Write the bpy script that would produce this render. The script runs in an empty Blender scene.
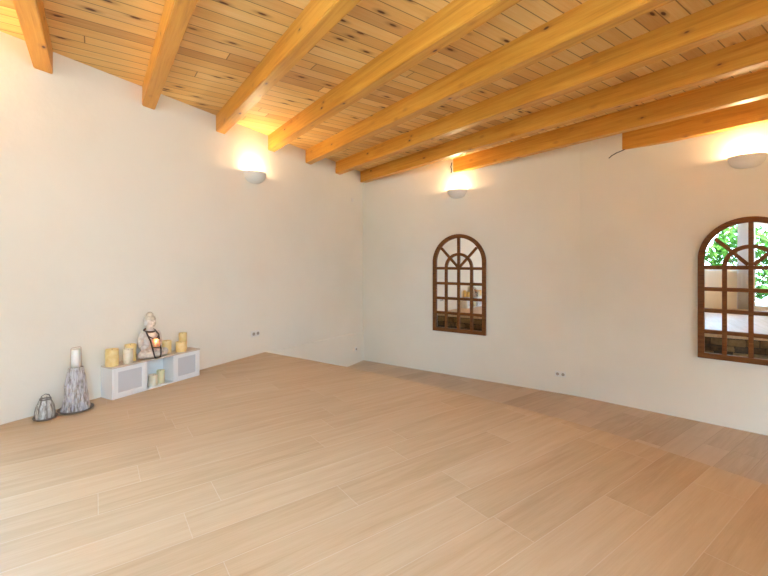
import bpy, bmesh, math, random
from mathutils import Vector, Matrix
random.seed(7)
S = bpy.context.scene
COL = S.collection

# ------------------------------------------------------------------ survey of the room (metres)
F, HOR, CX, EYE = 404.0, 262.0, 384.0, 1.2      # focal length in pixels, horizon row, centre column, eye height
def on_level(x, y, z=0.0):
    Y = F * (EYE - z) / (y - HOR)
    return Vector(((x - CX) / F * Y, Y))
def V2(a): return Vector((a[0], a[1]))
U = Vector((.813, .582)).normalized()           # across the beams / along the boards
W = Vector((-U.y, U.x))                          # along the beams, away from the viewer
def uv(u, v): return U * u + W * v
ZL, ZC = -.667, 2.90                             # lower floor, ceiling
P0 = Vector((-2.827, 2.974)); LD = Vector((.45725, .88934)); LN = Vector((.88934, -.45725))   # left wall line, dir, into room
P1 = Vector((-1.587, 5.387))
C = Vector((-.400, 7.690)); K = Vector((2.72, 5.603)); E_ = Vector((4.129, 4.344))
D1 = (K - C).normalized(); N1 = Vector((D1.y, -D1.x))
D2 = (E_ - K).normalized(); N2 = Vector((D2.y, -D2.x))
UB, VR = -1.74, -1.455                           # back wall u, right wall v
def isect(p, d, q, e):
    den = d.x * e.y - d.y * e.x
    t = ((q.x - p.x) * e.y - (q.y - p.y) * e.x) / den
    return p + d * t
BL = isect(P0, LD, uv(UB, 0), W)
R = isect(K, D2, uv(0, VR), U)
BR = uv(UB, VR)
def LW(a, b, z=0):                               # point by the left wall: along, out from wall, height
    p = P0 + LD * a + LN * b
    return Vector((p.x, p.y, z))
def lw_coords(p):
    q = V2(p) - P0
    return q.dot(LD), q.dot(LN)

# ------------------------------------------------------------------ helpers
def link(o): COL.objects.link(o); return o
def mesh_obj(name, bm, mat=None, parent=None, smooth=False):
    bmesh.ops.recalc_face_normals(bm, faces=bm.faces)
    me = bpy.data.meshes.new(name); bm.to_mesh(me); bm.free()
    if smooth:
        for p in me.polygons: p.use_smooth = True
    if mat: me.materials.append(mat)
    o = bpy.data.objects.new(name, me); link(o)
    if parent: o.parent = parent
    return o
def tag(o, label, cat, group=None):
    o['label'] = label; o['category'] = cat
    if group: o['group'] = group
    return o
def thing(name, label, cat, loc, rz=0, group=None):
    o = bpy.data.objects.new(name, None); o.empty_display_size = .05; link(o)
    o.location = loc; o.rotation_euler = (0, 0, rz)
    return tag(o, label, cat, group)
def struct(name, bm, mat, parent=None, smooth=False):
    o = mesh_obj(name, bm, mat, parent, smooth)
    if not parent: o['kind'] = 'structure'
    return o
def prism(bm, pts, z0, z1):
    n = len(pts)
    lo = [bm.verts.new((p[0], p[1], z0)) for p in pts]; hi = [bm.verts.new((p[0], p[1], z1)) for p in pts]
    bm.faces.new(lo[::-1]); bm.faces.new(hi)
    for i in range(n): bm.faces.new((lo[i], lo[(i+1) % n], hi[(i+1) % n], hi[i]))
def box(bm, x0, x1, y0, y1, z0, z1, bev=0, M=None):
    r = bmesh.ops.create_cube(bm, size=1)
    vs = r['verts']
    for v in vs: v.co = Vector((x0 + (v.co.x + .5) * (x1 - x0), y0 + (v.co.y + .5) * (y1 - y0), z0 + (v.co.z + .5) * (z1 - z0)))
    if bev:
        es = list({e for v in vs for e in v.link_edges})
        g = bmesh.ops.bevel(bm, geom=es, offset=bev, segments=2, affect='EDGES', profile=.5)
        vs = [v for v in g['verts']] + [v for v in vs if v.is_valid]
        vs = list({v for v in vs})
    if M:
        for v in vs: v.co = M @ v.co
def lathe(bm, prof, seg=32, c=(0, 0, 0), sx=1, sy=1, fn=None):
    rings = []
    for r, z in prof:
        if r < 1e-6: rings.append([bm.verts.new((c[0], c[1], c[2] + z))]); continue
        ring = []
        for i in range(seg):
            a = 2 * math.pi * i / seg
            rr = r * (fn(a, z) if fn else 1)
            ring.append(bm.verts.new((c[0] + rr * math.cos(a) * sx, c[1] + rr * math.sin(a) * sy, c[2] + z)))
        rings.append(ring)
    for A, B in zip(rings, rings[1:]):
        if len(A) == 1 and len(B) == 1: continue
        for i in range(seg):
            j = (i + 1) % seg
            if len(A) == 1: bm.faces.new((A[0], B[i], B[j]))
            elif len(B) == 1: bm.faces.new((A[i], A[j], B[0]))
            else: bm.faces.new((A[i], A[j], B[j], B[i]))
def tube(bm, pts, r, seg=8, closed=False):
    pts = [Vector(p) for p in pts]; n = len(pts); rings = []
    prev = None
    for i, p in enumerate(pts):
        if closed: t = pts[(i+1) % n] - pts[i-1]
        else: t = pts[min(i+1, n-1)] - pts[max(i-1, 0)]
        t.normalize()
        if prev is None:
            a = Vector((0, 0, 1)) if abs(t.z) < .9 else Vector((1, 0, 0))
            x = t.cross(a).normalized()
        else:
            x = (prev - t * prev.dot(t)).normalized()
        prev = x; y = t.cross(x)
        rr = r[i] if isinstance(r, (list, tuple)) else r
        rings.append([bm.verts.new(p + (x * math.cos(2*math.pi*k/seg) + y * math.sin(2*math.pi*k/seg)) * rr) for k in range(seg)])
    m = n if closed else n - 1
    for i in range(m):
        A, B = rings[i], rings[(i+1) % n]
        for k in range(seg): bm.faces.new((A[k], A[(k+1) % seg], B[(k+1) % seg], B[k]))
    if not closed: bm.faces.new(rings[0][::-1]); bm.faces.new(rings[-1])
def sweep_rect(bm, path, w, y0, y1, closed=False):
    """flat bar in the local xz plane along path [(x,z)], width w, depth y0..y1"""
    n = len(path); sec = []
    P = [Vector(p) for p in path]
    for i in range(n):
        if closed: a, b = P[i-1], P[(i+1) % n]; t0 = (P[i]-a).normalized(); t1 = (b-P[i]).normalized()
        else:
            t0 = (P[i]-P[i-1]).normalized() if i else (P[1]-P[0]).normalized()
            t1 = (P[i+1]-P[i]).normalized() if i < n-1 else t0
        n0 = Vector((-t0.y, t0.x)); n1 = Vector((-t1.y, t1.x)); m = (n0 + n1).normalized(); k = 1 / max(.4, m.dot(n0))
        o, q = P[i] + m * (w/2*k), P[i] - m * (w/2*k)
        ch = min(.004, w*.12)
        oi, qi = P[i] + m * ((w/2-ch)*k), P[i] - m * ((w/2-ch)*k)
        sec.append([bm.verts.new(c) for c in ((o.x, y0, o.y), (o.x, y1-ch, o.y), (oi.x, y1, oi.y), (qi.x, y1, qi.y), (q.x, y1-ch, q.y), (q.x, y0, q.y))])
    for i in range(n if closed else n-1):
        A, B = sec[i], sec[(i+1) % n]
        for k in range(6): bm.faces.new((A[k], A[(k+1) % 6], B[(k+1) % 6], B[k]))
    if not closed: bm.faces.new(sec[0][::-1]); bm.faces.new(sec[-1])

# ------------------------------------------------------------------ node helper
class G:
    def __init__(s, name):
        s.m = bpy.data.materials.new(name); s.m.use_nodes = True; s.nt = s.m.node_tree
        s.nt.nodes.clear()
        s.out = s.n('ShaderNodeOutputMaterial')
    def n(s, t, **kw):
        x = s.nt.nodes.new(t)
        for k, v in kw.items(): setattr(x, k, v)
        return x
    def put(s, sock, v):
        if v is None: return
        if isinstance(v, bpy.types.NodeSocket): s.nt.links.new(v, sock)
        elif isinstance(v, (tuple, list)) and sock.type == 'RGBA' and len(v) == 3: sock.default_value = (*v, 1)
        else: sock.default_value = v
    def math(s, op, a, b=None, c=None, clamp=False):
        x = s.n('ShaderNodeMath', operation=op, use_clamp=clamp)
        for i, v in enumerate((a, b, c)): s.put(x.inputs[i], v)
        return x.outputs[0]
    def dot(s, a, b):
        x = s.n('ShaderNodeVectorMath', operation='DOT_PRODUCT'); s.put(x.inputs[0], a); s.put(x.inputs[1], b); return x.outputs['Value']
    def vec(s, x, y, z):
        c = s.n('ShaderNodeCombineXYZ')
        for i, v in enumerate((x, y, z)): s.put(c.inputs[i], v)
        return c.outputs[0]
    def obj(s): return s.n('ShaderNodeTexCoord').outputs['Object']
    def noise(s, v, scale, detail=3, rough=.5, dist=0, dim='3D', w=None):
        x = s.n('ShaderNodeTexNoise', noise_dimensions=dim)
        s.put(x.inputs['Vector'], v); x.inputs['Scale'].default_value = scale
        x.inputs['Detail'].default_value = detail; x.inputs['Roughness'].default_value = rough; x.inputs['Distortion'].default_value = dist
        if w is not None: s.put(x.inputs['W'], w)
        return x.outputs['Fac']
    def voro(s, v, scale, feature='F1', rnd=1.0):
        x = s.n('ShaderNodeTexVoronoi', feature=feature); s.put(x.inputs['Vector'], v); x.inputs['Scale'].default_value = scale
        x.inputs['Randomness'].default_value = rnd
        return x
    def ramp(s, f, stops, interp='LINEAR'):
        x = s.n('ShaderNodeValToRGB'); x.color_ramp.interpolation = interp
        e = x.color_ramp.elements
        while len(e) < len(stops): e.new(.5)
        for q, (p, c) in zip(e, stops):
            q.position = p; q.color = (*c, 1) if isinstance(c, (tuple, list)) else (c, c, c, 1)
        s.put(x.inputs[0], f); return x.outputs[0]
    def mix(s, f, a, b, mode='MIX'):
        x = s.n('ShaderNodeMix', data_type='RGBA', blend_type=mode)
        s.put(x.inputs[0], f); s.put(x.inputs[6], a); s.put(x.inputs[7], b); return x.outputs[2]
    def rnd(s, *v):
        x = s.n('ShaderNodeTexWhiteNoise', noise_dimensions='3D'); s.put(x.inputs[0], s.vec(*v)); return x.outputs['Value']
    def smooth(s, v, lo, hi):
        x = s.n('ShaderNodeMapRange', interpolation_type='SMOOTHSTEP'); s.put(x.inputs[0], v)
        x.inputs[1].default_value = lo; x.inputs[2].default_value = hi; return x.outputs[0]
    def bsdf(s, col, rough=.5, bump=None, bs=.2, bd=.01, spec=.5, metal=0, **kw):
        b = s.n('ShaderNodeBsdfPrincipled'); s.put(b.inputs['Base Color'], col); s.put(b.inputs['Roughness'], rough)
        b.inputs['Specular IOR Level'].default_value = spec; b.inputs['Metallic'].default_value = metal
        for k, v in kw.items(): s.put(b.inputs[k.replace('_', ' ')], v)
        if bump is not None:
            u = s.n('ShaderNodeBump'); s.put(u.inputs['Height'], bump); u.inputs['Strength'].default_value = bs; u.inputs['Distance'].default_value = bd
            s.nt.links.new(u.outputs[0], b.inputs['Normal'])
        s.nt.links.new(b.outputs[0], s.out.inputs[0]); return s.m

def plain(name, col, rough=.5, **kw):
    g = G(name); o = g.obj()
    c = g.mix(g.math('MULTIPLY', g.noise(o, 9, 4), .35), col, tuple(x*.86 for x in col))
    return g.bsdf(c, rough, **kw)

def plaster(name, col):
    g = G(name); o = g.obj()
    big = g.noise(o, .9, 5, .55); fine = g.noise(o, 14, 5, .6)
    c = g.mix(g.smooth(big, .38, .7), col, tuple(a*b for a, b in zip(col, (.965, .955, .94))))
    c = g.mix(g.math('MULTIPLY', g.smooth(fine, .55, .8), .25), c, tuple(x*.95 for x in col))
    h = g.math('ADD', g.math('MULTIPLY', g.noise(o, 4, 4, .6), .7), g.math('MULTIPLY', fine, .3))
    return g.bsdf(c, .85, h, .25, .02, spec=.2)

def planks(name, w, L, v0, stops, seam_col, seam_w, grain=(1.2, 28), knots=None, rough=.4, seam_amt=.6, id_amt=.55, spec=.5, hue=None, grain_amt=.45):
    g = G(name); o = g.obj()
    u = g.dot(o, (U.x, U.y, 0)); v = g.dot(o, (W.x, W.y, 0))
    vv = g.math('DIVIDE', g.math('SUBTRACT', v, v0), w); row = g.math('FLOOR', vv); fr = g.math('SUBTRACT', vv, row)
    uu = g.math('ADD', g.math('DIVIDE', u, L), g.math('MULTIPLY', g.rnd(row, 3.1, 5.7), 7.0)); seg = g.math('FLOOR', uu); fu = g.math('SUBTRACT', uu, seg)
    idv = g.rnd(row, seg, 1.3); idb = g.rnd(row, seg, 8.9)
    ev = g.math('MULTIPLY', g.math('MINIMUM', fr, g.math('SUBTRACT', 1.0, fr)), w)
    eu = g.math('MULTIPLY', g.math('MINIMUM', fu, g.math('SUBTRACT', 1.0, fu)), L)
    e = g.math('MINIMUM', ev, eu)
    seam = g.math('SUBTRACT', 1.0, g.smooth(e, seam_w*.25, seam_w))
    gv = g.vec(g.math('MULTIPLY', u, grain[0]), g.math('MULTIPLY', v, grain[1]), g.math('MULTIPLY', idv, 53.0))
    gr = g.noise(gv, 1.0, 5, .6, .6)
    gf = g.noise(g.vec(g.math('MULTIPLY', u, 5.0), g.math('MULTIPLY', v, 160.0), g.math('MULTIPLY', idb, 31.0)), 1.0, 3, .6)
    f = g.math('ADD', g.math('MULTIPLY', idv, id_amt), g.math('MULTIPLY', gr, grain_amt))
    f = g.math('ADD', f, g.math('MULTIPLY', g.math('SUBTRACT', gf, .5), .34))
    c = g.ramp(f, stops)
    if hue: c = g.mix(g.math('MULTIPLY', g.smooth(idb, .72, .95), hue[1]), c, hue[0], 'MULTIPLY')
    if knots:
        kd, kc, ks = knots
        kv = g.vec(g.math('ADD', g.math('MULTIPLY', u, ks[0]), g.math('MULTIPLY', row, 7.31)), g.math('ADD', g.math('MULTIPLY', v, ks[1]), g.math('MULTIPLY', gr, .25)), 0.0)
        vo = g.voro(kv, 1.0); vo.voronoi_dimensions = '2D'
        pick = g.smooth(g.dot(vo.outputs['Color'], (1, 0, 0)), kd - .02, kd)
        core = g.math('MULTIPLY', g.math('SUBTRACT', 1.0, g.smooth(vo.outputs['Distance'], .07, .15)), pick)
        halo = g.math('MULTIPLY', g.math('SUBTRACT', 1.0, g.smooth(vo.outputs['Distance'], .1, .36)), g.math('MULTIPLY', pick, .45))
        c = g.mix(halo, c, tuple(min(1, x*2.2) for x in kc)); c = g.mix(core, c, kc)
    c = g.mix(g.math('MULTIPLY', seam, seam_amt), c, seam_col)
    h = g.math('SUBTRACT', g.math('MULTIPLY', gf, .15), seam)
    r = g.math('ADD', rough, g.math('MULTIPLY', gr, .15))
    return g.bsdf(c, r, h, .25, .004, spec=spec)

def timber(name, stops, axis_scale=(1.1, 22, 22), knot=None, rough=.42, spec=.45):
    """wood with the grain along the object's local x axis"""
    g = G(name); o = g.obj()
    rn = g.n('ShaderNodeObjectInfo').outputs['Random']
    sp = g.n('ShaderNodeSeparateXYZ'); g.put(sp.inputs[0], o); x, y, z = sp.outputs
    off = g.math('MULTIPLY', rn, 91.0)
    gr = g.noise(g.vec(g.math('ADD', g.math('MULTIPLY', x, axis_scale[0]), off), g.math('MULTIPLY', y, axis_scale[1]), g.math('MULTIPLY', z, axis_scale[2])), 1, 5, .6, .8)
    fi = g.noise(g.vec(g.math('MULTIPLY', x, 6.0), g.math('MULTIPLY', y, 170.0), g.math('MULTIPLY', z, 170.0)), 1, 3, .6)
    f = g.math('ADD', gr, g.math('MULTIPLY', g.math('SUBTRACT', fi, .5), .2))
    c = g.ramp(f, stops)
    if knot:
        vo = g.voro(g.vec(g.math('ADD', g.math('MULTIPLY', x, 5.0), off), g.math('MULTIPLY', y, 11.0), g.math('MULTIPLY', z, 11.0)), 1.0)
        pick = g.smooth(g.dot(vo.outputs['Color'], (1, 0, 0)), .50, .54)
        core = g.math('MULTIPLY', g.math('SUBTRACT', 1.0, g.smooth(vo.outputs['Distance'], .07, .14)), pick)
        halo = g.math('MULTIPLY', g.math('SUBTRACT', 1.0, g.smooth(vo.outputs['Distance'], .1, .34)), g.math('MULTIPLY', pick, .35))
        c = g.mix(halo, c, tuple(min(1, q*3) for q in knot)); c = g.mix(core, c, knot)
    return g.bsdf(c, rough, fi, .12, .003, spec=spec)

# ------------------------------------------------------------------ materials
M_WALL = plaster('cream_plaster', (.82, .775, .665))
M_FLOOR = planks('oak_tile', .22, 1.2, 1.03, [(.2, (.60, .45, .29)), (.5, (.53, .375, .225)), (.8, (.43, .29, .16))], (.70, .60, .47), .003,
                 grain=(1.6, 20), knots=None, rough=.36, seam_amt=.38, id_amt=.24, grain_amt=.72)
M_FLOOR_LOW = planks('oak_tile_greyer', .22, 1.2, 1.03, [(.2, (.60, .48, .36)), (.5, (.54, .415, .295)), (.8, (.43, .32, .215))], (.30, .21, .13), .004,
                 grain=(1.6, 20), knots=None, rough=.4, seam_amt=.45, id_amt=.42, grain_amt=.6)  # lower floor planks, greyer than the platform tile
M_CEIL = planks('pine_boards', .125, 4.2, .03, [(.2, (.92, .66, .28)), (.5, (.85, .54, .185)), (.85, (.70, .38, .115))], (.20, .08, .02), .006,
                grain=(1.5, 34), knots=(.84, (.13, .045, .012), (3.6, 10.0)), rough=.5, seam_amt=.8, id_amt=.30, grain_amt=.62, hue=((.74, .60, .56), .75), spec=.35)
M_BEAM = timber('varnished_beam', [(.25, (.78, .41, .07)), (.55, (.66, .30, .038)), (.8, (.46, .175, .02))], knot=(.10, .03, .01))
M_FRAME = timber('mirror_wood', [(.25, (.24, .092, .022)), (.55, (.16, .055, .012)), (.8, (.085, .028, .007))], (3, 40, 40), rough=.5, spec=.2)
M_SLAB = plaster('slab_edge', (.62, .52, .41))
g = G('mirror'); M_MIRROR = g.bsdf((.90, .91, .90), .015, metal=1)
M_LAMP = plaster('lamp_plaster', (.80, .76, .70))
M_WHITE = plain('white_plastic', (.80, .78, .73), .35)
M_WELL = plain('socket_grey', (.40, .35, .28), .5)
M_DARK = plain('dark_slot', (.06, .05, .045), .5)
M_WHITEWOOD = plain('white_paint', (.86, .855, .84), .45)
M_WIRE = plain('black_wire', (.03, .028, .025), .5)
M_TOP = timber('cabinet_top', [(.3, (.72, .62, .52)), (.7, (.62, .52, .42))], (2, 30, 30))
def emis(name, col, st):
    g = G(name); e = g.n('ShaderNodeEmission'); g.put(e.inputs[0], col); e.inputs[1].default_value = st
    g.nt.links.new(e.outputs[0], g.out.inputs[0]); return g.m
M_BULB = emis('bulb_glow', (1, .72, .38), 25)
M_FLAME = emis('flame', (1, .62, .22), 12)
g = G('clear_glass')
t = g.n('ShaderNodeBsdfTransparent'); gl = g.n('ShaderNodeBsdfGlossy'); gl.inputs['Roughness'].default_value = .02
fr = g.n('ShaderNodeFresnel'); fr.inputs[0].default_value = 1.45; mx = g.n('ShaderNodeMixShader')
t.inputs[0].default_value = (.96, .98, .97, 1)
g.nt.links.new(fr.outputs[0], mx.inputs[0]); g.nt.links.new(t.outputs[0], mx.inputs[1]); g.nt.links.new(gl.outputs[0], mx.inputs[2]); g.nt.links.new(mx.outputs[0], g.out.inputs[0])
M_GLASS = g.m
g = G('rubble_stone'); o = g.obj(); rn = g.n('ShaderNodeNewGeometry').outputs['Random Per Island']
c = g.ramp(g.math('ADD', g.math('MULTIPLY', rn, .7), g.math('MULTIPLY', g.noise(o, 18, 5), .4)),
           [(.15, (.045, .028, .015)), (.4, (.15, .09, .04)), (.65, (.28, .18, .08)), (.9, (.09, .065, .045))])
M_STONE = g.bsdf(c, .85, g.noise(o, 30, 5), .6, .02, spec=.2)
M_MORTAR = plain('mortar', (.03, .022, .015), .9)
def wax(name, a, b):
    g = G(name); o = g.obj(); sp = g.n('ShaderNodeSeparateXYZ'); g.put(sp.inputs[0], o)
    c = g.mix(g.smooth(g.noise(o, 22, 3), .35, .7), a, b)
    return g.bsdf(c, .45, g.noise(o, 30, 3), .15, .004, Subsurface_Weight=.25, Subsurface_Radius=(.02, .012, .006), Subsurface_Scale=.5)
M_WAX = wax('ivory_wax', (.90, .70, .34), (.84, .61, .24))
M_WAXPALE = wax('pale_wax', (.84, .76, .60), (.78, .66, .46))
M_WAXWHITE = wax('white_wax', (.86, .83, .79), (.80, .76, .70))
M_WAXGREEN = wax('greenish_wax', (.82, .75, .48), (.76, .68, .40))
g = G('carved_stone'); o = g.obj()
c = g.ramp(g.noise(o, 26, 6, .65), [(.3, (.50, .40, .32)), (.5, (.68, .59, .50)), (.72, (.78, .71, .63))])
M_STATUE = g.bsdf(c, .8, g.noise(o, 60, 4), .4, .004, spec=.2)
g = G('hair_stone'); o = g.obj(); vo = g.voro(o, 110)
c = g.ramp(g.noise(o, 40, 5), [(.3, (.58, .48, .36)), (.7, (.76, .67, .53))])
M_HAIR = g.bsdf(c, .85, g.math('SUBTRACT', 1.0, vo.outputs['Distance']), .5, .004, spec=.2)
M_LEATHER = plain('dark_leather', (.055, .03, .022), .6)
g = G('amber_glass'); o = g.obj()
M_AMBER = g.bsdf(g.ramp(g.noise(o, 45, 3), [(.3, (.85, .45, .22)), (.7, (.95, .70, .48))]), .25, Transmission_Weight=.35, Subsurface_Weight=.4, Subsurface_Radius=(.02, .01, .005))
g = G('birch_bark'); o = g.obj(); sp = g.n('ShaderNodeSeparateXYZ'); g.put(sp.inputs[0], o)
st = g.noise(g.vec(g.math('MULTIPLY', sp.outputs[0], 60.0), g.math('MULTIPLY', sp.outputs[1], 60.0), g.math('MULTIPLY', sp.outputs[2], 11.0)), 1, 5, .65)
pa = g.noise(o, 26, 4, .6)
c = g.ramp(st, [(.30, (.09, .065, .05)), (.42, (.33, .29, .26)), (.55, (.58, .55, .55)), (.75, (.74, .71, .70))])
c = g.mix(g.math('MULTIPLY', g.smooth(pa, .54, .66), .32), c, (.45, .40, .58))
c = g.mix(g.math('MULTIPLY', g.math('SUBTRACT', 1.0, g.smooth(pa, .34, .46)), .55), c, (.40, .29, .18))
M_BARK = g.bsdf(c, .7, st, .7, .006)
M_TRAY = plain('dark_tray', (.22, .17, .14), .45)
M_RIB = plain('grey_wire', (.20, .17, .145), .5)
g = G('cane_panel'); o = g.obj(); sp = g.n('ShaderNodeSeparateXYZ'); g.put(sp.inputs[0], o)
wx = g.math('SINE', g.math('MULTIPLY', sp.outputs[0], 900.0)); wz = g.math('SINE', g.math('MULTIPLY', sp.outputs[2], 900.0))
wv = g.smooth(g.math('MAXIMUM', wx, wz), -.2, .4)
M_CANE = g.bsdf(g.mix(wv, (.36, .36, .38), (.72, .72, .73)), .6, wv, .4, .002)
g = G('white_curtain'); b = g.n('ShaderNodeBsdfDiffuse'); tr = g.n('ShaderNodeBsdfTranslucent'); mx = g.n('ShaderNodeMixShader'); mx.inputs[0].default_value = .12
g.put(b.inputs[0], (.85, .87, .9)); g.put(tr.inputs[0], (.85, .88, .92))
g.nt.links.new(b.outputs[0], mx.inputs[1]); g.nt.links.new(tr.outputs[0], mx.inputs[2]); g.nt.links.new(mx.outputs[0], g.out.inputs[0]); M_CURTAIN = g.m
g = G('leaves'); o = g.obj(); rn = g.n('ShaderNodeNewGeometry').outputs['Random Per Island']
b = g.n('ShaderNodeBsdfDiffuse'); tr = g.n('ShaderNodeBsdfTranslucent'); mx = g.n('ShaderNodeMixShader'); mx.inputs[0].default_value = .35
c = g.ramp(rn, [(0, (.012, .05, .006)), (.5, (.03, .095, .012)), (1, (.10, .20, .045))])
g.put(b.inputs[0], c); g.put(tr.inputs[0], c)
g.nt.links.new(b.outputs[0], mx.inputs[1]); g.nt.links.new(tr.outputs[0], mx.inputs[2]); g.nt.links.new(mx.outputs[0], g.out.inputs[0]); M_LEAF = g.m
M_TERRACE = plain('terrace', (.27, .27, .28), .8)

# ------------------------------------------------------------------ room shell
TH = .25
EDGE_PX = [(265, 352), (306, 359.3), (348, 367.2), (400, 378.6), (440, 387.6), (483, 398.2), (529, 410.2), (565, 420), (602.5, 430.8), (632, 440.2), (665, 450.8), (700, 462.2), (768, 485.2)]
EDGE = [on_level(x, y) for x, y in EDGE_PX]
EDGE[0] = isect(P0, LD, EDGE[0], EDGE[1] - EDGE[0])
last = isect(EDGE[-1], (EDGE[-1] - EDGE[-2]), uv(0, VR), U)
EDGE.append(last)
bm = bmesh.new(); prism(bm, [BL] + EDGE + [BR], -.08, 0); struct('floor', bm, M_FLOOR)
bm = bmesh.new(); prism(bm, [EDGE[0]] + [C, K, R] + [EDGE[-1]] + EDGE[1:-1][::-1], ZL - .15, ZL); struct('floor_lower', bm, M_FLOOR_LOW)
# pale slab edge and the rubble stone riser under it
def offset_curve(pts, d):
    out = []
    for i, p in enumerate(pts):
        t = (pts[min(i+1, len(pts)-1)] - pts[max(i-1, 0)]).normalized()
        out.append(p + Vector((-t.y, t.x)) * d)
    return out
ins = offset_curve(EDGE, -.10)
def between(a, b, i, t): return a[i].lerp(a[i+1], t)
bm = bmesh.new(); prism(bm, EDGE + ins[::-1], ZL, -.08); struct('wall_step', bm, M_MORTAR)
bm = bmesh.new()
lens = [0]
for a, b in zip(EDGE, EDGE[1:]): lens.append(lens[-1] + (b - a).length)
def edge_at(s):
    for i in range(len(EDGE) - 1):
        if s <= lens[i+1] or i == len(EDGE) - 2:
            t = (s - lens[i]) / (lens[i+1] - lens[i]); d = (EDGE[i+1] - EDGE[i]).normalized(); return EDGE[i].lerp(EDGE[i+1], t), d
z = ZL
while z < -.10:
    h = min(random.uniform(.075, .13), -.085 - z)
    s = .03
    while s < lens[-1] - .05:
        L = min(random.uniform(.12, .34), lens[-1] - .03 - s)
        p, d = edge_at(s + L/2); nn = Vector((-d.y, d.x))
        M = Matrix(((d.x, nn.x, 0, p.x), (d.y, nn.y, 0, p.y), (0, 0, 1, 0), (0, 0, 0, 1)))
        q = random.uniform(.012, .035)
        n0 = len(bm.verts)
        box(bm, -L/2 + .006, L/2 - .006, -.03, q, z + .005, z + h - .005, .012, M)
        s += L
    z += h
bm.verts.ensure_lookup_table()
for v in bm.verts: v.co += Vector((random.uniform(-.006, .006), random.uniform(-.006, .006), random.uniform(-.004, .004)))
struct('trim_1', bm, M_STONE)
# walls
o1 = isect(BL - LN*TH, LD, C - N1*TH, D1); o2 = isect(C - N1*TH, D1, K - N2*TH, D2); o3 = isect(K - N2*TH, D2, uv(0, VR - TH), U)
ob = isect(BL - LN*TH, LD, uv(UB - TH, 0), W); obr = uv(UB - TH, VR - TH)
LDOOR = (-1.22, -.30, 0.0, 2.15)                  # unseen glass door beside the viewer, added to daylight the near floor
def li(a): p = P0 + LD*a; return Vector((p.x, p.y))
def lo_(a): return li(a) - LN*TH
bm = bmesh.new(); q0, q1 = LDOOR[0], LDOOR[1]
prism(bm, [BL, li(q0), lo_(q0), ob], ZL - .15, ZC + .15); prism(bm, [li(q1), C, o1, lo_(q1)], ZL - .15, ZC + .15)
prism(bm, [li(q0), li(q1), lo_(q1), lo_(q0)], LDOOR[3], ZC + .15); prism(bm, [li(q0), li(q1), lo_(q1), lo_(q0)], ZL - .15, -.001)
struct('wall_left', bm, M_WALL)
bm = bmesh.new(); prism(bm, [C, K, R, o3, o2, o1], ZL - .15, ZC + .15); struct('wall_far', bm, M_WALL)
def wall_holes(name, p, d, nout, L, z0, z1, th, holes, endfix=(0, 0)):
    """wall from p along d with rectangular holes (s0,s1,z0,z1)"""
    bm = bmesh.new()
    ss = sorted({0, L, *[h[0] for h in holes], *[h[1] for h in holes]}); zs = sorted({z0, z1, *[h[2] for h in holes], *[h[3] for h in holes]})
    for a, b in zip(ss, ss[1:]):
        for c, e in zip(zs, zs[1:]):
            sm, zm = (a+b)/2, (c+e)/2
            if any(h[0] < sm < h[1] and h[2] < zm < h[3] for h in holes): continue
            pts = [p + d*a, p + d*b, p + d*b + nout*th, p + d*a + nout*th]
            prism(bm, pts, c, e)
    bmesh.ops.remove_doubles(bm, verts=bm.verts, dist=1e-5)
    seen = {}
    for f in bm.faces: seen.setdefault(tuple(sorted(v.index for v in f.verts)), []).append(f)
    dead = [f for fs in seen.values() if len(fs) > 1 for f in fs]
    bmesh.ops.delete(bm, geom=dead, context='FACES_ONLY')
    return struct(name, bm, M_WALL)
vBL = BL.dot(W); LB = vBL - VR
def sb(v): return vBL - v                         # back wall coordinate: from the left corner towards the right
WIN = (sb(.60), sb(-.42), .97, 2.45)
DOOR = (sb(3.25), sb(1.95), 0.0, 2.4)  # unseen glass door, added for daylight on the near-left floor
DOOR2 = (sb(-.52), sb(-1.0), 0.0, 2.20)
wall_holes('wall_back', BL, -W, -U, LB, -.08, ZC + .15, TH, [WIN, DOOR, DOOR2])
LR = (R - BR).length
WR = (.1, 3.0, 1.35, 2.75)  # unseen high window, added to brighten the left wall
WR2 = (5.6, 7.5, ZL + .08, .22)  # unseen low window, shaped to send daylight along the lower floor
wall_holes('wall_right', BR, U, -W, LR, ZL - .15, ZC + .15, TH, [WR, WR2])
# plaster ledge on the left wall below platform level
bm = bmesh.new()
a0 = lw_coords(EDGE[0])[0] + .002; a1 = (C - P0).dot(LD) - .002
pr = [[LW(a0, b, z) for b, z in ((0, ZL + .001), (.014, ZL + .001), (.014, -.012), (0, 0))], [LW(a1, b, z) for b, z in ((0, ZL + .001), (.014, ZL + .001), (.014, -.125), (0, -.113))]]
A = [bm.verts.new(q) for q in pr[0]]; B = [bm.verts.new(q) for q in pr[1]]
for i in range(4): bm.faces.new((A[i], A[(i+1) % 4], B[(i+1) % 4], B[i]))
bm.faces.new(A); bm.faces.new(B[::-1]); struct('trim_2', bm, M_WALL)
# ceiling
bm = bmesh.new(); prism(bm, [ob, o1, o2, o3, obr], ZC, ZC + .14)
struct('ceiling', bm, M_CEIL)

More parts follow.
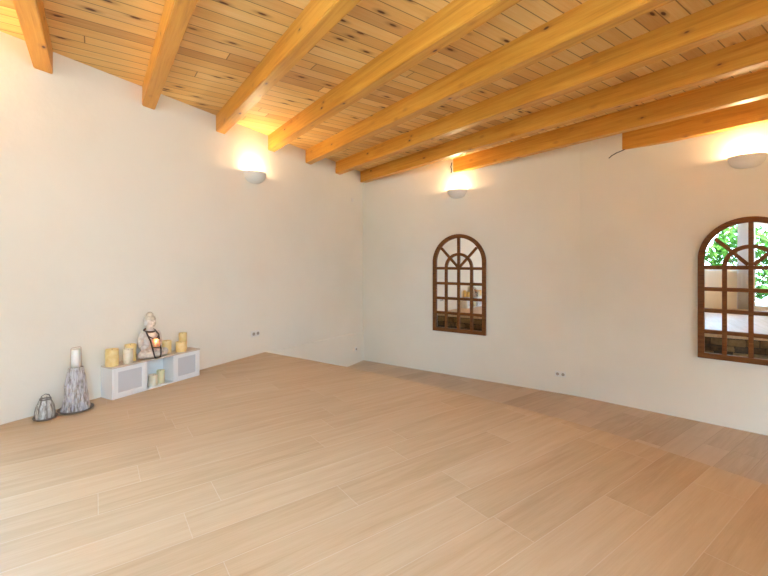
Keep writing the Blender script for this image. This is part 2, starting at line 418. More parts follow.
# windows and doors; some show in the right mirror, the rest are unseen additions
def glazed(name, p, d, nout, s0, s1, z0, z1, nx, nz, fw=.07, door=False):
    root = None
    M = Matrix(((d.x, nout.x, 0, p.x), (d.y, nout.y, 0, p.y), (0, 0, 1, 0), (0, 0, 0, 1)))
    bm = bmesh.new()
    y0, y1 = .09, .15
    e = .002
    box(bm, s0 + e, s0 + fw, y0, y1, z0 + e, z1 - e, .004, M); box(bm, s1 - fw, s1 - e, y0, y1, z0 + e, z1 - e, .004, M)
    box(bm, s0 + fw, s1 - fw, y0, y1, z0 + e, z0 + fw, .004, M); box(bm, s0 + fw, s1 - fw, y0, y1, z1 - fw, z1 - e, .004, M)
    for i in range(1, nx):
        s = s0 + (s1 - s0) * i / nx; box(bm, s - fw*.5, s + fw*.5, y0, y1, z0 + fw, z1 - fw, .004, M)
    for i in range(1, nz):
        zz = z0 + (z1 - z0) * i / nz; box(bm, s0 + fw, s1 - fw, y0 + .01, y1 - .01, zz - fw*.25, zz + fw*.25, .003, M)
    root = mesh_obj(name, bm, M_WHITEWOOD); root['kind'] = 'structure'
    bm = bmesh.new(); box(bm, s0 + fw*.8, s1 - fw*.8, .117, .123, z0 + fw*.8, z1 - fw*.8, 0, M)
    mesh_obj('window_pane', bm, M_GLASS, root)
    # portal for daylight
    L = bpy.data.lights.new(name + '_daylight', 'AREA'); L.shape = 'RECTANGLE'; L.size = s1 - s0; L.size_y = z1 - z0; L.cycles.is_portal = True
    lo = bpy.data.objects.new(name + '_daylight', L); link(lo)
    c = p + d*((s0+s1)/2) + nout*.20
    lo.matrix_world = Matrix(((d.x, 0, nout.x, c.x), (d.y, 0, nout.y, c.y), (0, 1, 0, (z0+z1)/2), (0, 0, 0, 1)))
    return root
glazed('window_1', BL, -W, -U, *WIN, 1, 1, .06)
glazed('unseen_door_1', BL, -W, -U, *DOOR, 2, 1, .08, True)
glazed('unseen_door_4', P0, LD, -LN, *LDOOR, 1, 1, .07)
glazed('door_2', BL, -W, -U, *DOOR2, 1, 1, .09, True)
glazed('unseen_window_2', BR, U, -W, *WR, 2, 1, .07)
glazed('unseen_window_3', BR, U, -W, *WR2, 2, 1, .05)
# a white curtain hanging beside the back window
bm = bmesh.new()
n = 60; rows = []
for zz in (2.55, 1.6, .8, .015):
    row = []
    for i in range(n + 1):
        s = sb(-.22) + i / n * .30
        w_ = .07 + .018 * math.sin(i * 1.15 + zz) + .008 * math.sin(i * .4)
        p = BL - W * s + U * w_; row.append(bm.verts.new((p.x, p.y, zz)))
    rows.append(row)
for A, B in zip(rows, rows[1:]):
    for i in range(n): bm.faces.new((A[i], A[i+1], B[i+1], B[i]))
o = mesh_obj('curtain', bm, M_CURTAIN, None, True)
md = o.modifiers.new('thick', 'SOLIDIFY'); md.thickness = .003
tag(o, 'white curtain hanging beside the window reflected in the right mirror', 'curtain')
bm = bmesh.new(); a = BL - W * sb(.7) + U * .07; b = BL - W * sb(-.60) + U * .07
tube(bm, [(a.x, a.y, 2.57), (b.x, b.y, 2.57)], .012)
for q in (.65, -.55):
    p = BL - W * sb(q); tube(bm, [(p.x, p.y, 2.57), (p.x + U.x*.07, p.y + U.y*.07, 2.57)], .008)
tag(mesh_obj('curtain_rod', bm, M_WHITE, None, True), 'slim white curtain rod above the window behind the viewer', 'curtain rod')
# terrace and bushes outside
bm = bmesh.new(); prism(bm, [uv(UB - TH - .01, VR - TH - .01), uv(9, VR - TH - .01), uv(9, -8), uv(UB - TH - .01, -8)], -.84, -.69); struct('ground', bm, M_TERRACE)
bm = bmesh.new(); a = uv(UB - TH - .01, VR - TH); b = ob + Vector((-.01, .005)); c_ = uv(-9, ob.dot(W)); d_ = uv(-9, VR - TH)
prism(bm, [a, b, c_, d_], -.30, -.15); struct('ground', bm, M_TERRACE)
e0 = ob - LN*.01; e1 = lo_(5.0) - LN*.01
bm = bmesh.new(); prism(bm, [e0, e1, e1 - LN*6, e0 - LN*6], -.32, -.17); struct('ground', bm, M_TERRACE)
def bush(loc, R_, H_, n, label):
    root = thing('bush', label, 'bush', (loc.x, loc.y, -.15), 0, 'green bushes outside the back window')
    bm = bmesh.new()
    for i in range(n):
        th = random.uniform(0, 2*math.pi); ph = math.acos(random.uniform(-1, 1)); rr = random.uniform(.55, 1) ** .5
        c = Vector((R_*rr*math.sin(ph)*math.cos(th), R_*rr*math.sin(ph)*math.sin(th), .1 + H_/2 + H_/2*rr*math.cos(ph)))
        q = random.uniform(.08, .15); ax = Vector((random.gauss(0, 1), random.gauss(0, 1), random.gauss(0, 1))).normalized(); bx = ax.orthogonal().normalized(); cy = ax.cross(bx)
        vs = [bm.verts.new(c + bx*q*x + cy*q*y*.55) for x, y in ((-1, 0), (-.2, .7), (1, 0), (-.2, -.7))]
        bm.faces.new(vs)
    me = mesh_obj('foliage', bm, M_LEAF, root)
    bm = bmesh.new()
    for k in range(5):
        a = k*1.3; tube(bm, [(0, 0, 0), (R_*.2*math.cos(a), R_*.2*math.sin(a), H_*.35), (R_*.5*math.cos(a), R_*.5*math.sin(a), H_*.75)], [.03, .022, .01], 6)
    mesh_obj('stem', bm, plain('bush_wood', (.12, .08, .05), .8), root)
for k, (u, v, R_, H_, n, lab) in enumerate([
        (-4.7, .95, 1.05, 2.9, 2600, 'leafy green bush filling the left of the window reflected in the right mirror'),
        (-4.9, -1.1, .95, 2.5, 2000, 'lower green bush seen through the window at its curtain side, in the right mirror'),
        (-4.4, 3.0, .98, 3.1, 2600, 'added green bush outside the unseen glass door at the left of the back wall'),  # bush added to hide the low sky from the far wall
        (-4.5, 5.0, 1.0, 3.0, 2200, 'added unseen green bush at the far left end of the terrace')]):  # continues the added hedge that blocks daylight at low angles
    bush(uv(u, v), R_, H_, n, lab)

# ------------------------------------------------------------------ ceiling beams
BEAMS = [(-.389, .113), (.374, .113), (1.143, .115), (1.895, .113), (2.607, .118), (3.327, .118), (4.063, .115), (4.803, .115), (5.585, .115)]
ORD = ['first', 'second', 'third', 'fourth', 'fifth', 'sixth', 'seventh', 'eighth', 'ninth']
EXTRA = ['at the top left corner, meeting the left wall highest above the dark trays', 'meeting the left wall above the white shelf unit',
         'meeting the left wall just before its lamp', 'meeting the left wall just past its lamp', 'the next past the one beyond the left lamp',
         'last but one to meet the left wall', 'meeting the room corner between both walls', 'its end in the far wall above the middle lamp',
         'shortest, its end in the far wall beside the black cable']
for i, (u0, w_) in enumerate(BEAMS):
    u1 = u0 + w_
    def start(u):
        q = isect(P0, LD, uv(u, 0), W)
        if u <= C.dot(U): return q
        return isect(C, D1, uv(u, 0), W) if u <= K.dot(U) else isect(K, D2, uv(u, 0), W)
    s0, s1 = start(u0).dot(W), start(u1).dot(W)
    zb = [2.715, 2.715, 2.715, 2.708, 2.708, 2.706, 2.698, 2.675, 2.655][i]
    # local frame: x along the beam (towards the viewer's right), origin at its wall end
    base = uv(u0, s0); bm = bmesh.new()
    # local (x = -W distance, y = U distance)
    loc = [(0, 0), (s0 - s1, w_), (s0 - VR, w_), (s0 - VR, 0)]
    prism(bm, loc, 0, ZC - zb)
    es = [e for e in bm.edges if abs((e.verts[0].co - e.verts[1].co).x) > 1 and e.verts[0].co.z < .01]
    bmesh.ops.bevel(bm, geom=es, offset=.006, segments=2, affect='EDGES')
    o = mesh_obj('ceiling_beam', bm, M_BEAM)
    o.matrix_world = Matrix(((-W.x, U.x, 0, base.x), (-W.y, U.y, 0, base.y), (0, 0, 1, zb), (0, 0, 0, 1)))
    tag(o, '%s varnished timber ceiling beam from the left, %s' % (ORD[i], EXTRA[i]), 'beam', 'varnished ceiling beams')

# ------------------------------------------------------------------ arched mirrors
def rot_of(d): return math.atan2(d.y, d.x)
def wall_mat(p, d, n, z):     # local x along wall, y out of wall, z up
    return Matrix(((d.x, n.x, 0, p.x), (d.y, n.y, 0, p.y), (0, 0, 1, z), (0, 0, 0, 1)))
def bar(bm, p, q, w, y0, y1): sweep_rect(bm, [p, q], w, y0, y1)
def make_mirror():
    HW, H_, FW, BW = .462, 1.61, .062, .044
    zc = H_ - HW; zr = 1.05
    y0, y1 = .003, .036
    ps = {}
    bm = bmesh.new(); r = HW - FW/2
    path = [(-r, FW/2), (r, FW/2)] + [(r*math.cos(a), zc + r*math.sin(a)) for a in [math.pi*k/40 for k in range(41)]]
    sweep_rect(bm, path, FW, y0, y1, True); ps['frame'] = [bm]
    r2 = .222; xs = r2
    bm = bmesh.new(); sweep_rect(bm, [(r2*math.cos(math.pi*k/28), zr + .01 + r2*math.sin(math.pi*k/28)) for k in range(29)], BW, y0 + .006, y1 - .004); ps['inner_arch'] = [bm]
    ps['upright_bar'] = []
    for x, zt in ((-xs, zr), (0, H_ - FW), (xs, zr)):
        bm = bmesh.new(); bar(bm, (x, FW), (x, zt), BW, y0 + .006, y1 - .006); ps['upright_bar'].append(bm)
    ps['cross_bar'] = []
    for zz in (zr, zr - .25, zr - .497, zr - .74):
        bm = bmesh.new(); bar(bm, (-HW + FW, zz), (HW - FW, zz), BW, y0 + .006, y1 - .008); ps['cross_bar'].append(bm)
    ps['spoke'] = []
    for s in (-1, 1):
        a = math.radians(43); bm = bmesh.new(); bar(bm, (s*.03*math.cos(a), zr + .03), (s*(r - .01)*math.cos(a), zc - .05 + (r - .012)*math.sin(a)), BW*.9, y0 + .006, y1 - .01); ps['spoke'].append(bm)
    bm = bmesh.new(); q = HW - FW*.6
    pts = [(-q, FW*.4), (q, FW*.4)] + [(q*math.cos(math.pi*k/40), zc + q*math.sin(math.pi*k/40)) for k in range(41)]
    f = [bm.verts.new((x, y0 + .004, z)) for x, z in pts]; bk = [bm.verts.new((x, y0, z)) for x, z in pts]
    bm.faces.new(f); bm.faces.new(bk[::-1])
    for i in range(len(pts)): bm.faces.new((f[i], f[(i+1) % len(pts)], bk[(i+1) % len(pts)], bk[i]))
    ps['mirror_glass'] = [bm]
    return ps
def place_mirror(p, d, n, z, label):
    root = thing('arched_mirror', label, 'mirror', (0, 0, 0), 0, 'arched window mirrors on the far wall')
    root.matrix_world = wall_mat(p, d, n, z)
    for nm, bms in make_mirror().items():
        for bm in bms: mesh_obj(nm, bm, M_MIRROR if nm == 'mirror_glass' else M_FRAME, root)
    return root
def rhs(d, n): return d if d.x*n.y - d.y*n.x > 0 else -d
# local frame must stay right handed: x = -d, y = n
place_mirror(C + D1*((Vector((1.226, 6.606)) - C).dot(D1)), -D1, N1, .045, 'brown arched window-style mirror under the middle lamp, whole and reflecting candles')
place_mirror(K + D2*((Vector((4.028, 4.434)) - K).dot(D2)), -D2, N2, .088, 'brown arched window-style mirror cut by the right edge, reflecting a green window')

# ------------------------------------------------------------------ wall lamps
def sconce(p, d, n, z, label, power):
    root = thing('wall_lamp', label, 'lamp', (0, 0, 0), 0, 'plaster bowl uplighters')
    root.matrix_world = wall_mat(p, d, n, z)
    Rx, Ry, Rz = .165, .165, .135
    bm = bmesh.new(); NA, NB = 24, 10
    def pt(i, j, k):   # i: angle over half circle, j: from rim to bottom
        a = math.pi * i / NA; b = math.pi/2 * j / NB
        return Vector(((Rx-k)*math.cos(a)*math.cos(b)**.75, (Ry-k)*math.sin(a)*math.cos(b)**.75, -(Rz-k)*math.sin(b)))
    O = [[bm.verts.new(pt(i, j, 0)) for i in range(NA+1)] for j in range(NB+1)]
    I = [[bm.verts.new(pt(i, j, .008)) for i in range(NA+1)] for j in range(NB+1)]
    for j in range(NB):
        for i in range(NA):
            bm.faces.new((O[j][i], O[j][i+1], O[j+1][i+1], O[j+1][i])); bm.faces.new((I[j][i], I[j+1][i], I[j+1][i+1], I[j][i+1]))
    for i in range(NA): bm.faces.new((O[0][i], I[0][i], I[0][i+1], O[0][i+1]))
    bmesh.ops.remove_doubles(bm, verts=bm.verts, dist=1e-5)
    for v in bm.verts: v.co.y += .001
    mesh_obj('lamp_shade', bm, M_LAMP, root, True)
    bm = bmesh.new(); box(bm, -.05, .05, .001, .013, -.09, -.02, .003); mesh_obj('mounting_plate', bm, M_WHITE, root)
    bm = bmesh.new(); lathe(bm, [(.0, -.058), (.012, -.055), (.014, -.03), (.014, -.0)], 12, (0, .07, -.03)); mesh_obj('bulb_socket', bm, M_WHITE, root)
    bm = bmesh.new(); lathe(bm, [(.012, -.03), (.02, -.02), (.024, -.005), (.018, .012), (0, .02)], 16, (0, .07, -.03)); mesh_obj('bulb', bm, M_BULB, root, True)
    L = bpy.data.lights.new('lamp_light', 'POINT'); L.energy = power; L.color = (1, .76, .46); L.shadow_soft_size = .03
    lo = bpy.data.objects.new('lamp_light', L); link(lo); lo.parent = root; lo.location = (0, .085, .005)
LP = 11
sconce(P0 + LD*2.498, -LD, LN, 2.345, 'white half-bowl wall lamp glowing upward on the left wall', LP)
sconce(C + D1*1.93, -D1, N1, 2.375, 'white half-bowl wall lamp glowing above the middle arched mirror', LP)
sconce(K + D2*(1.72), -D2, N2, 2.365, 'white half-bowl wall lamp glowing above the mirror at the right edge', LP)

sconce(P0 - LD*.8, -LD, LN, 2.345, 'added unseen white half-bowl wall lamp near the back corner of the left wall', LP*3.3)  # extra lamp out of view, added to brighten the ceiling at left
sconce(uv(.2, VR), -U, W, 2.33, 'added unseen white half-bowl wall lamp on the wall to the right of the viewer', LP*4.6)  # lamp added out of view as warm fill
sconce(uv(4.6, VR), -U, W, 2.33, 'added unseen white half-bowl wall lamp on the right wall over the lower floor', LP*6.2)  # added out-of-view lamp, warms the far wall and right side

# ------------------------------------------------------------------ sockets and wall plates
def socket(p, d, n, z, gangs, label, group=None):
    root = thing('wall_socket', label, 'socket', (0, 0, 0), 0, group); root.matrix_world = wall_mat(p, d, n, z)
    for k in range(gangs):
        x = (k - (gangs-1)/2) * .073
        bm = bmesh.new(); box(bm, x - .0355, x + .0355, .001, .011, -.04, .04, .003); pl = mesh_obj('cover_plate', bm, M_WHITE, root)
        bm = bmesh.new(); lathe(bm, [(.0215, 0), (.0215, .002), (.0195, .002), (.0185, -.006), (0, -.007)], 24)
        for v in bm.verts: v.co = Vector((x + v.co.x, .0185 + v.co.z, v.co.y))
        mesh_obj('socket_well', bm, M_WELL, pl)
socket(P0 + LD*2.53, -LD, LN, .275, 2, 'double white socket low on the left wall beneath its lamp')
socket(P0 + LD*((Vector((-.534, 7.435)) - P0).dot(LD)) + LN*.014, -LD, LN, -.40, 1, 'white socket on the left wall beside the far corner, below platform level')
socket(C + D1*3.50, -D1, N1, -.392, 2, 'double white socket low on the far wall between the two mirrors')
bm = bmesh.new(); box(bm, -.03, .03, .001, .012, -.04, .04, .004)
o = mesh_obj('wall_plate', bm, M_LAMP); o.matrix_world = wall_mat(P0 + LD*((Vector((-.582, 7.342)) - P0).dot(LD)), -LD, LN, 2.327)
tag(o, 'small pale blank plate high on the left wall by the far corner', 'wall plate')
# loose cable ends
def wp(P, D, N, s, b, z): q = P + D*s + N*b; return (q.x, q.y, z)
s9 = (Vector((3.136, 5.239)) - K).dot(D2)
bm = bmesh.new(); tube(bm, [wp(K, D2, N2, s9 - .01, .004, 2.66), wp(K, D2, N2, s9 - .04, .02, 2.645), wp(K, D2, N2, s9 - .10, .03, 2.625), wp(K, D2, N2, s9 - .16, .02, 2.60), wp(K, D2, N2, s9 - .19, .03, 2.57)], .006, 8)
tag(mesh_obj('loose_cable', bm, M_WIRE, None, True), 'black cable end poking from the far wall beside the shortest beam', 'cable')
s8 = (Vector((1.138, 6.665)) - C).dot(D1)
bm = bmesh.new(); tube(bm, [wp(C, D1, N1, s8 - .015, .006, 2.84), wp(C, D1, N1, s8 - .03, .012, 2.77), wp(C, D1, N1, s8 - .015, .012, 2.70), wp(C, D1, N1, s8 - .028, .015, 2.665)], .008, 8)
tag(mesh_obj('loose_cable', bm, M_WIRE, None, True), 'short dark cable end at the beam tip above the middle lamp', 'cable')

# ------------------------------------------------------------------ white shelf unit by the left wall
A0, A1_, BD, CH = .686, 1.565, .176, .282
RZ = rot_of(LD)                                   # local x along the wall away from the viewer, local -y into the room
def shelf_xy(a, b): return (a - A0, -b)
root = thing('shelf_unit', 'low white shelf unit with two cane doors standing against the left wall', 'shelf unit', LW(A0, 0, 0), RZ)
L_ = A1_ - A0; t = .014
bm = bmesh.new()
box(bm, 0, t, -BD, -.004, 0, CH - t, .0015); box(bm, L_ - t, L_, -BD, -.004, 0, CH - t, .0015)
box(bm, t, L_ - t, -BD, -.004, .0, t, .0015); box(bm, t, L_ - t, -.010, -.004, t, CH - t)
x1, x2 = L_*.345, L_*.665
box(bm, x1 - t/2, x1 + t/2, -BD, -.010, t, CH - t, .0015); box(bm, x2 - t/2, x2 + t/2, -BD, -.010, t, CH - t, .0015)
mesh_obj('body', bm, M_WHITEWOOD, root)
bm = bmesh.new(); box(bm, -.002, L_ + .002, -BD - .004, -.004, CH - t, CH, .002); mesh_obj('top_board', bm, M_TOP, root)
def cane_door(xa, xb):
    z0, z1 = t + .002, CH - t - .002; fw = .034
    y0, y1 = -BD - .003, -BD + .013
    bm = bmesh.new()
    box(bm, xa, xa + fw, y0, y1, z0, z1, .002); box(bm, xb - fw, xb, y0, y1, z0, z1, .002)
    box(bm, xa + fw, xb - fw, y0, y1, z0, z0 + fw, .002); box(bm, xa + fw, xb - fw, y0, y1, z1 - fw, z1, .002)
    d = mesh_obj('door', bm, M_WHITEWOOD, root)
    bm = bmesh.new(); box(bm, xa + fw, xb - fw, y0 + .006, y0 + .010, z0 + fw, z1 - fw); mesh_obj('cane_panel', bm, M_CANE, d)
cane_door(t + .002, x1 - t/2 - .001); cane_door(x2 + t/2 + .001, L_ - t - .002)

# ------------------------------------------------------------------ candles
def candle(x, y, z, r, h, mat, label, group, dip=.012, bmax=None, b=None):
    p = on_level(x, y, z); a, bb = lw_coords(p)
    if b is not None:                             # keep on the picture ray, set distance from wall
        ray = Vector(((x - CX)/F, 1.0)); k = (P0.dot(LN) + b) / ray.dot(LN); p = ray * k
    root = thing('pillar_candle', label, 'candle', (p.x, p.y, z), random.uniform(0, 6), group)
    bm = bmesh.new()
    lathe(bm, [(0, 0), (r*.97, 0), (r, .004), (r*.995, h*.5), (r, h - .006), (r*.96, h), (r*.86, h - .003), (r*.72, h - dip), (0, h - dip - .002)], 36,
          fn=lambda a, zz: 1 + (.02*math.sin(3*a + 1) if zz > h*.9 else .004*math.sin(5*a)))
    mesh_obj('wax', bm, mat, root, True)
    bm = bmesh.new(); tube(bm, [(0, 0, h - dip - .003), (.001, 0, h - dip + .006), (.004, .001, h - dip + .011)], .0017, 6); mesh_obj('wick', bm, M_WIRE, root)
    return root
GC = 'pillar candles on and in the white shelf unit'
candle(112, 364, CH, .051, .148, M_WAX, 'plain yellow pillar candle at the near left end of the white shelf unit', GC, b=.100)
candle(130.6, 360.5, CH, .047, .152, M_WAX, 'yellow candle standing behind the pale one, left of the statue', GC, b=.053)
candle(128.0, 362, CH, .040, .128, M_WAXPALE, 'pale ivory candle left of the statue, in front of a yellow one', GC, b=.128)
candle(166.5, 355, CH, .044, .125, M_WAX, 'yellow candle just right of the statue', GC, b=.06)
candle(182.8, 352, CH, .039, .175, M_WAX, 'taller yellow candle of the pair at the right end of the shelf top', GC, b=.052)
candle(181, 352, CH, .050, .100, M_WAX, 'shorter yellow candle of the pair at the right end of the shelf top', GC, b=.122)
candle(153, 388, .014, .040, .105, M_WAXPALE, 'pale short candle in the open middle niche of the shelf unit', GC, b=.125)
candle(160.5, 383, .014, .036, .125, M_WAXGREEN, 'greenish yellow taller candle in the open niche, right of the pale one', GC, b=.10)

# ------------------------------------------------------------------ seated statue
def at_b(x, b):
    ray = Vector(((x - CX)/F, 1.0)); k = (P0.dot(LN) + b) / ray.dot(LN); return ray * k
p = at_b(150.5, .088)
RS = rot_of(LN) + math.pi/2 - .04                 # local -y = facing direction (out of the wall, turned a bit to the viewer)
st = thing('statue', 'pale stone seated meditating figure with a dark strapped lantern hung on its chest', 'statue', (p.x, p.y, CH + .006), RS)
bm = bmesh.new()
def ell(c, r, rot=None):
    q = bmesh.ops.create_uvsphere(bm, u_segments=24, v_segments=16, radius=1)
    for v in q['verts']:
        w_ = Vector((v.co.x*r[0], v.co.y*r[1], v.co.z*r[2]))
        if rot: w_ = rot @ w_
        v.co = w_ + Vector(c)
RX = lambda d, ax: Matrix.Rotation(math.radians(d), 3, ax)
ell((0, .012, .035), (.092, .066, .04))                 # hips
ell((0, .018, .12), (.066, .048, .10))                  # torso
ell((0, .014, .185), (.078, .042, .046))                # chest and shoulders
ell((0, .012, .235), (.030, .028, .035))                # neck
ell((0, .004, .292), (.046, .050, .056))                # head
ell((0, -.004, .268), (.034, .036, .034))               # jaw
ell((0, -.047, .284), (.007, .010, .014))               # nose
ell((-.017, -.041, .296), (.012, .006, .005)); ell((.017, -.041, .296), (.012, .006, .005))   # eyelids
ell((-.017, -.043, .306), (.013, .005, .003)); ell((.017, -.043, .306), (.013, .005, .003))   # brows
ell((0, -.041, .262), (.012, .006, .004)); ell((0, -.040, .256), (.010, .006, .004))          # lips
for s in (-1, 1):
    ell((s*.047, .008, .283), (.007, .011, .03))        # long ears
    ell((s*.084, .010, .150), (.024, .026, .066), RX(s*-8, 'Y'))     # upper arm
    ell((s*.070, -.028, .088), (.020, .050, .020), RX(s*-18, 'Z') @ RX(-20, 'X'))  # forearm
    ell((s*.018, -.066, .066), (.030, .018, .011), RX(s*12, 'Z'))    # hand in the lap
    for k in range(4): ell((s*(.004 + .012*k), -.080, .066 - .002*k), (.0075, .014, .0065), RX(s*35, 'Z'))
    ell((s*.078, -.030, .036), (.052, .040, .032), RX(s*-25, 'Z'))   # thigh and knee
    ell((s*.104, -.050, .034), (.033, .032, .031))
    ell((s*.040, -.074, .028), (.062, .027, .024), RX(s*20, 'Z'))    # shin crossing in front
ell((0, .0, .008), (.118, .088, .012))                  # plinth
body = mesh_obj('body', bm, M_STATUE, st, True)
md = body.modifiers.new('remesh', 'REMESH'); md.mode = 'VOXEL'; md.voxel_size = .0035; md.use_smooth_shade = True
sm = body.modifiers.new('smooth', 'SMOOTH'); sm.factor = .5; sm.iterations = 4
bm = bmesh.new()
q = bmesh.ops.create_uvsphere(bm, u_segments=32, v_segments=24, radius=1)
for v in q['verts']: v.co = Vector((v.co.x*.0495, v.co.y*.0535 + .008, v.co.z*.052 + .302))
bmesh.ops.delete(bm, geom=[v for v in bm.verts if v.co.z < .312 - max(0, (v.co.y))*1.0 ], context='VERTS')
q = bmesh.ops.create_uvsphere(bm, u_segments=24, v_segments=16, radius=1)
for v in q['verts']: v.co = Vector((v.co.x*.030, v.co.y*.031 + .012, v.co.z*.028 + .350))
mesh_obj('hair', bm, M_HAIR, st, True)
st.scale = (1.05, 1.0, 1.14)
# lantern on straps
lan = thing('hanging_lantern', 'small glowing amber glass lantern on dark leather straps around the statue neck', 'lantern', (p.x, p.y, CH), RS); lan.scale = (1.05, 1.0, 1.14)
bm = bmesh.new()
tube(bm, [(.045*math.cos(a), .016 + .046*math.sin(a), .226 + .010*math.sin(a)) for a in [2*math.pi*k/28 for k in range(28)]], .0075, 8, True)
for s in (-1, 1):
    tube(bm, [(s*.043, -.002, .222), (s*.050, -.048, .190), (s*.040, -.070, .150), (s*.036, -.078, .120)], .0068, 8)
    tube(bm, [(s*.036, -.078, .120), (s*.037, -.106, .075), (s*.030, -.116, .030), (s*.022, -.118, .008)], .0068, 8)
tube(bm, [(-.048, -.050, .188), (-.02, -.074, .166), (.02, -.074, .166), (.048, -.050, .188)], .004, 8)
tube(bm, [(-.022, -.118, .008), (0, -.120, .005), (.022, -.118, .008)], .005, 8)
mesh_obj('strap', bm, M_LEATHER, lan, True)
bm = bmesh.new(); lathe(bm, [(0, 0), (.026, 0), (.030, .01), (.031, .062), (.029, .066), (.027, .062), (.026, .012), (0, .006)], 28, (0, -.094, .092))
mesh_obj('glass_cup', bm, M_AMBER, lan, True)
bm = bmesh.new(); tube(bm, [(.032*math.cos(a), -.094 + .032*math.sin(a), .094) for a in [2*math.pi*k/28 for k in range(28)]], .004, 8, True); mesh_obj('band', bm, M_LEATHER, lan, True)
bm = bmesh.new(); lathe(bm, [(0, 0), (.018, 0), (.018, .014), (0, .014)], 20, (0, -.094, .100)); mesh_obj('tea_light', bm, M_WAXWHITE, lan)
bm = bmesh.new(); lathe(bm, [(0, 0), (.004, .004), (.0045, .008), (.002, .017), (0, .022)], 12, (0, -.094, .116)); mesh_obj('flame', bm, M_FLAME, lan, True)
Lx = bpy.data.lights.new('flame_light', 'POINT'); Lx.energy = .5; Lx.color = (1, .6, .25); Lx.shadow_soft_size = .01
lo = bpy.data.objects.new('flame_light', Lx); link(lo); lo.parent = lan; lo.location = (0, -.094, .135)

# ------------------------------------------------------------------ bark cone with candle, and the small cage lantern
def tray(bm, rx, ry): lathe(bm, [(0, 0), (.72, 0), (.9, .004), (1.0, .016), (.985, .019), (.88, .010), (.7, .007), (0, .007)], 40, (0, 0, 0), rx, ry)
p = on_level(76, 409.8); a, b = lw_coords(p)
b = max(b, .125); p = V2(LW(a, b))
root = thing('candle_tower', 'tall grey bark cone holding a white candle on a dark oval tray', 'candle holder', (p.x, p.y, 0), RZ)
bm = bmesh.new(); tray(bm, .122, .120)
o = mesh_obj('tray', bm, M_TRAY, root, True)
bm = bmesh.new()
prof = [(.092, .008), (.093, .02), (.084, .06), (.077, .11), (.071, .16), (.069, .21), (.062, .26), (.055, .31), (.047, .345), (.041, .35), (.037, .34), (0, .335)]
def ridg(a, z): return 1 + .07*math.sin(9*a + 9*z) * (1 - z*1.2) + .05*math.sin(17*a + 2.3 - 14*z) + .03*math.sin(31*a + 30*z)
lathe(bm, prof, 96, fn=ridg); mesh_obj('bark_cone', bm, M_BARK, root, True)
bm = bmesh.new(); lathe(bm, [(0, .33), (.030, .33), (.030, .486), (.027, .49), (.02, .483), (0, .482)], 28); mesh_obj('candle', bm, M_WAXWHITE, root, True)
bm = bmesh.new(); tube(bm, [(-.042, 0, .335), (-.039, 0, .42), (-.036, 0, .500), (-.028, 0, .507), (.028, 0, .507), (.036, 0, .500), (.039, 0, .42), (.042, 0, .335)], .0032, 8)
mesh_obj('wire_handle', bm, plain('copper_wire', (.62, .47, .38), .45), root, True)
p = on_level(45.3, 418.6); a, b = lw_coords(p)
b = max(b, .10); p = V2(LW(a, b))
root = thing('cage_lantern', 'small grey ribbed glass lantern on a round dark tray, leftmost on the floor', 'lantern', (p.x, p.y, 0), RZ)
bm = bmesh.new(); tray(bm, .078, .078); mesh_obj('tray', bm, M_TRAY, root, True)
bm = bmesh.new(); lathe(bm, [(.056, .008), (.058, .03), (.056, .07), (.048, .11), (.036, .135), (.030, .145), (.027, .145), (.033, .133), (.045, .108), (.053, .07), (.055, .03), (.053, .008)], 48,
                        fn=lambda a, z: 1 + .05*math.sin(12*a))
g = G('smoky_glass'); o = g.obj(); sp = g.n('ShaderNodeSeparateXYZ'); g.put(sp.inputs[0], o)
st_ = g.noise(g.vec(g.math('MULTIPLY', sp.outputs[0], 70.0), g.math('MULTIPLY', sp.outputs[1], 70.0), g.math('MULTIPLY', sp.outputs[2], 14.0)), 1, 4, .6)
M_SMOKE = g.bsdf(g.ramp(st_, [(.32, (.28, .24, .20)), (.48, (.62, .60, .55)), (.62, (.86, .86, .82))]), .25, Transmission_Weight=.3)
mesh_obj('glass_body', bm, M_SMOKE, root, True)
for k in range(7):
    a = 2*math.pi*k/7; bm = bmesh.new()
    tube(bm, [(r*math.cos(a), r*math.sin(a), z) for r, z in ((.064, .012), (.064, .05), (.058, .09), (.044, .125), (.034, .148), (.033, .160))], .0024, 6)
    mesh_obj('wire_rib', bm, M_RIB, root, True)
bm = bmesh.new(); tube(bm, [(.034*math.cos(q), .034*math.sin(q), .150) for q in [2*math.pi*k/24 for k in range(24)]], .0045, 8, True); mesh_obj('top_ring', bm, M_RIB, root, True)
bm = bmesh.new(); lathe(bm, [(0, .008), (.028, .008), (.028, .085), (.02, .082), (0, .082)], 24); mesh_obj('candle', bm, M_WAXWHITE, root, True)
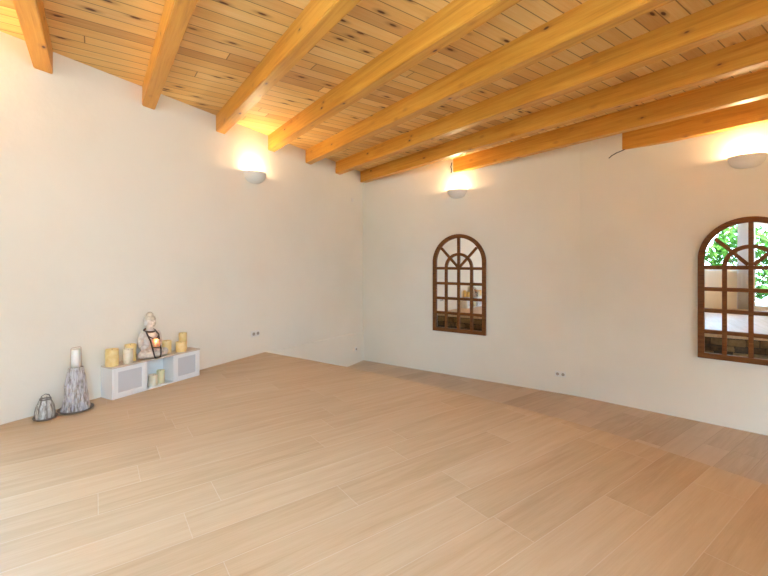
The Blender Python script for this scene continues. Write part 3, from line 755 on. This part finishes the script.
bm = bmesh.new(); tube(bm, [(-.033, 0, .152), (-.024, 0, .178), (0, 0, .188), (.024, 0, .178), (.033, 0, .152)], .003, 8); mesh_obj('handle', bm, M_RIB, root, True)

# ------------------------------------------------------------------ sky, camera, view
w = bpy.data.worlds.new('sky'); S.world = w; w.use_nodes = True; nt = w.node_tree; nt.nodes.clear()
out = nt.nodes.new('ShaderNodeOutputWorld'); bg = nt.nodes.new('ShaderNodeBackground'); tc = nt.nodes.new('ShaderNodeTexCoord'); sx = nt.nodes.new('ShaderNodeSeparateXYZ')
cr = nt.nodes.new('ShaderNodeValToRGB'); e = cr.color_ramp.elements
e[0].position = .45; e[0].color = (.46, .60, .74, 1); e[1].position = .75; e[1].color = (.40, .66, 1, 1)
mr = nt.nodes.new('ShaderNodeMapRange'); mr.inputs[1].default_value = -1; mr.inputs[2].default_value = 1
nt.links.new(tc.outputs['Generated'], sx.inputs[0]); nt.links.new(sx.outputs[2], mr.inputs[0]); nt.links.new(mr.outputs[0], cr.inputs[0])
nt.links.new(cr.outputs[0], bg.inputs[0]); bg.inputs[1].default_value = 22.0; nt.links.new(bg.outputs[0], out.inputs[0])
sun = bpy.data.lights.new('sun', 'SUN'); sun.energy = 60; sun.color = (1, .98, .94); sun.angle = .01
so = bpy.data.objects.new('sun', sun); link(so)
so.rotation_euler = (Vector((-U.x - W.x, -U.y - W.y, -3.0))).to_track_quat('-Z', 'Y').to_euler()
cam = bpy.data.cameras.new('camera'); co = bpy.data.objects.new('camera', cam); link(co); S.camera = co
co.location = (0, 0, EYE); co.rotation_euler = (math.pi/2, 0, 0)
cam.sensor_fit = 'HORIZONTAL'; cam.sensor_width = 36; cam.lens = F / 768 * 36; cam.shift_y = -(288 - HOR) / 768; cam.clip_start = .02
vs = S.view_settings; S.display_settings.display_device = 'sRGB'
vs.view_transform = 'Standard'; vs.look = 'None'; vs.gamma = 1; vs.use_curve_mapping = False; vs.exposure = 0.36
S.cycles.diffuse_bounces = 6; S.cycles.max_bounces = 14; S.cycles.sample_clamp_indirect = 30
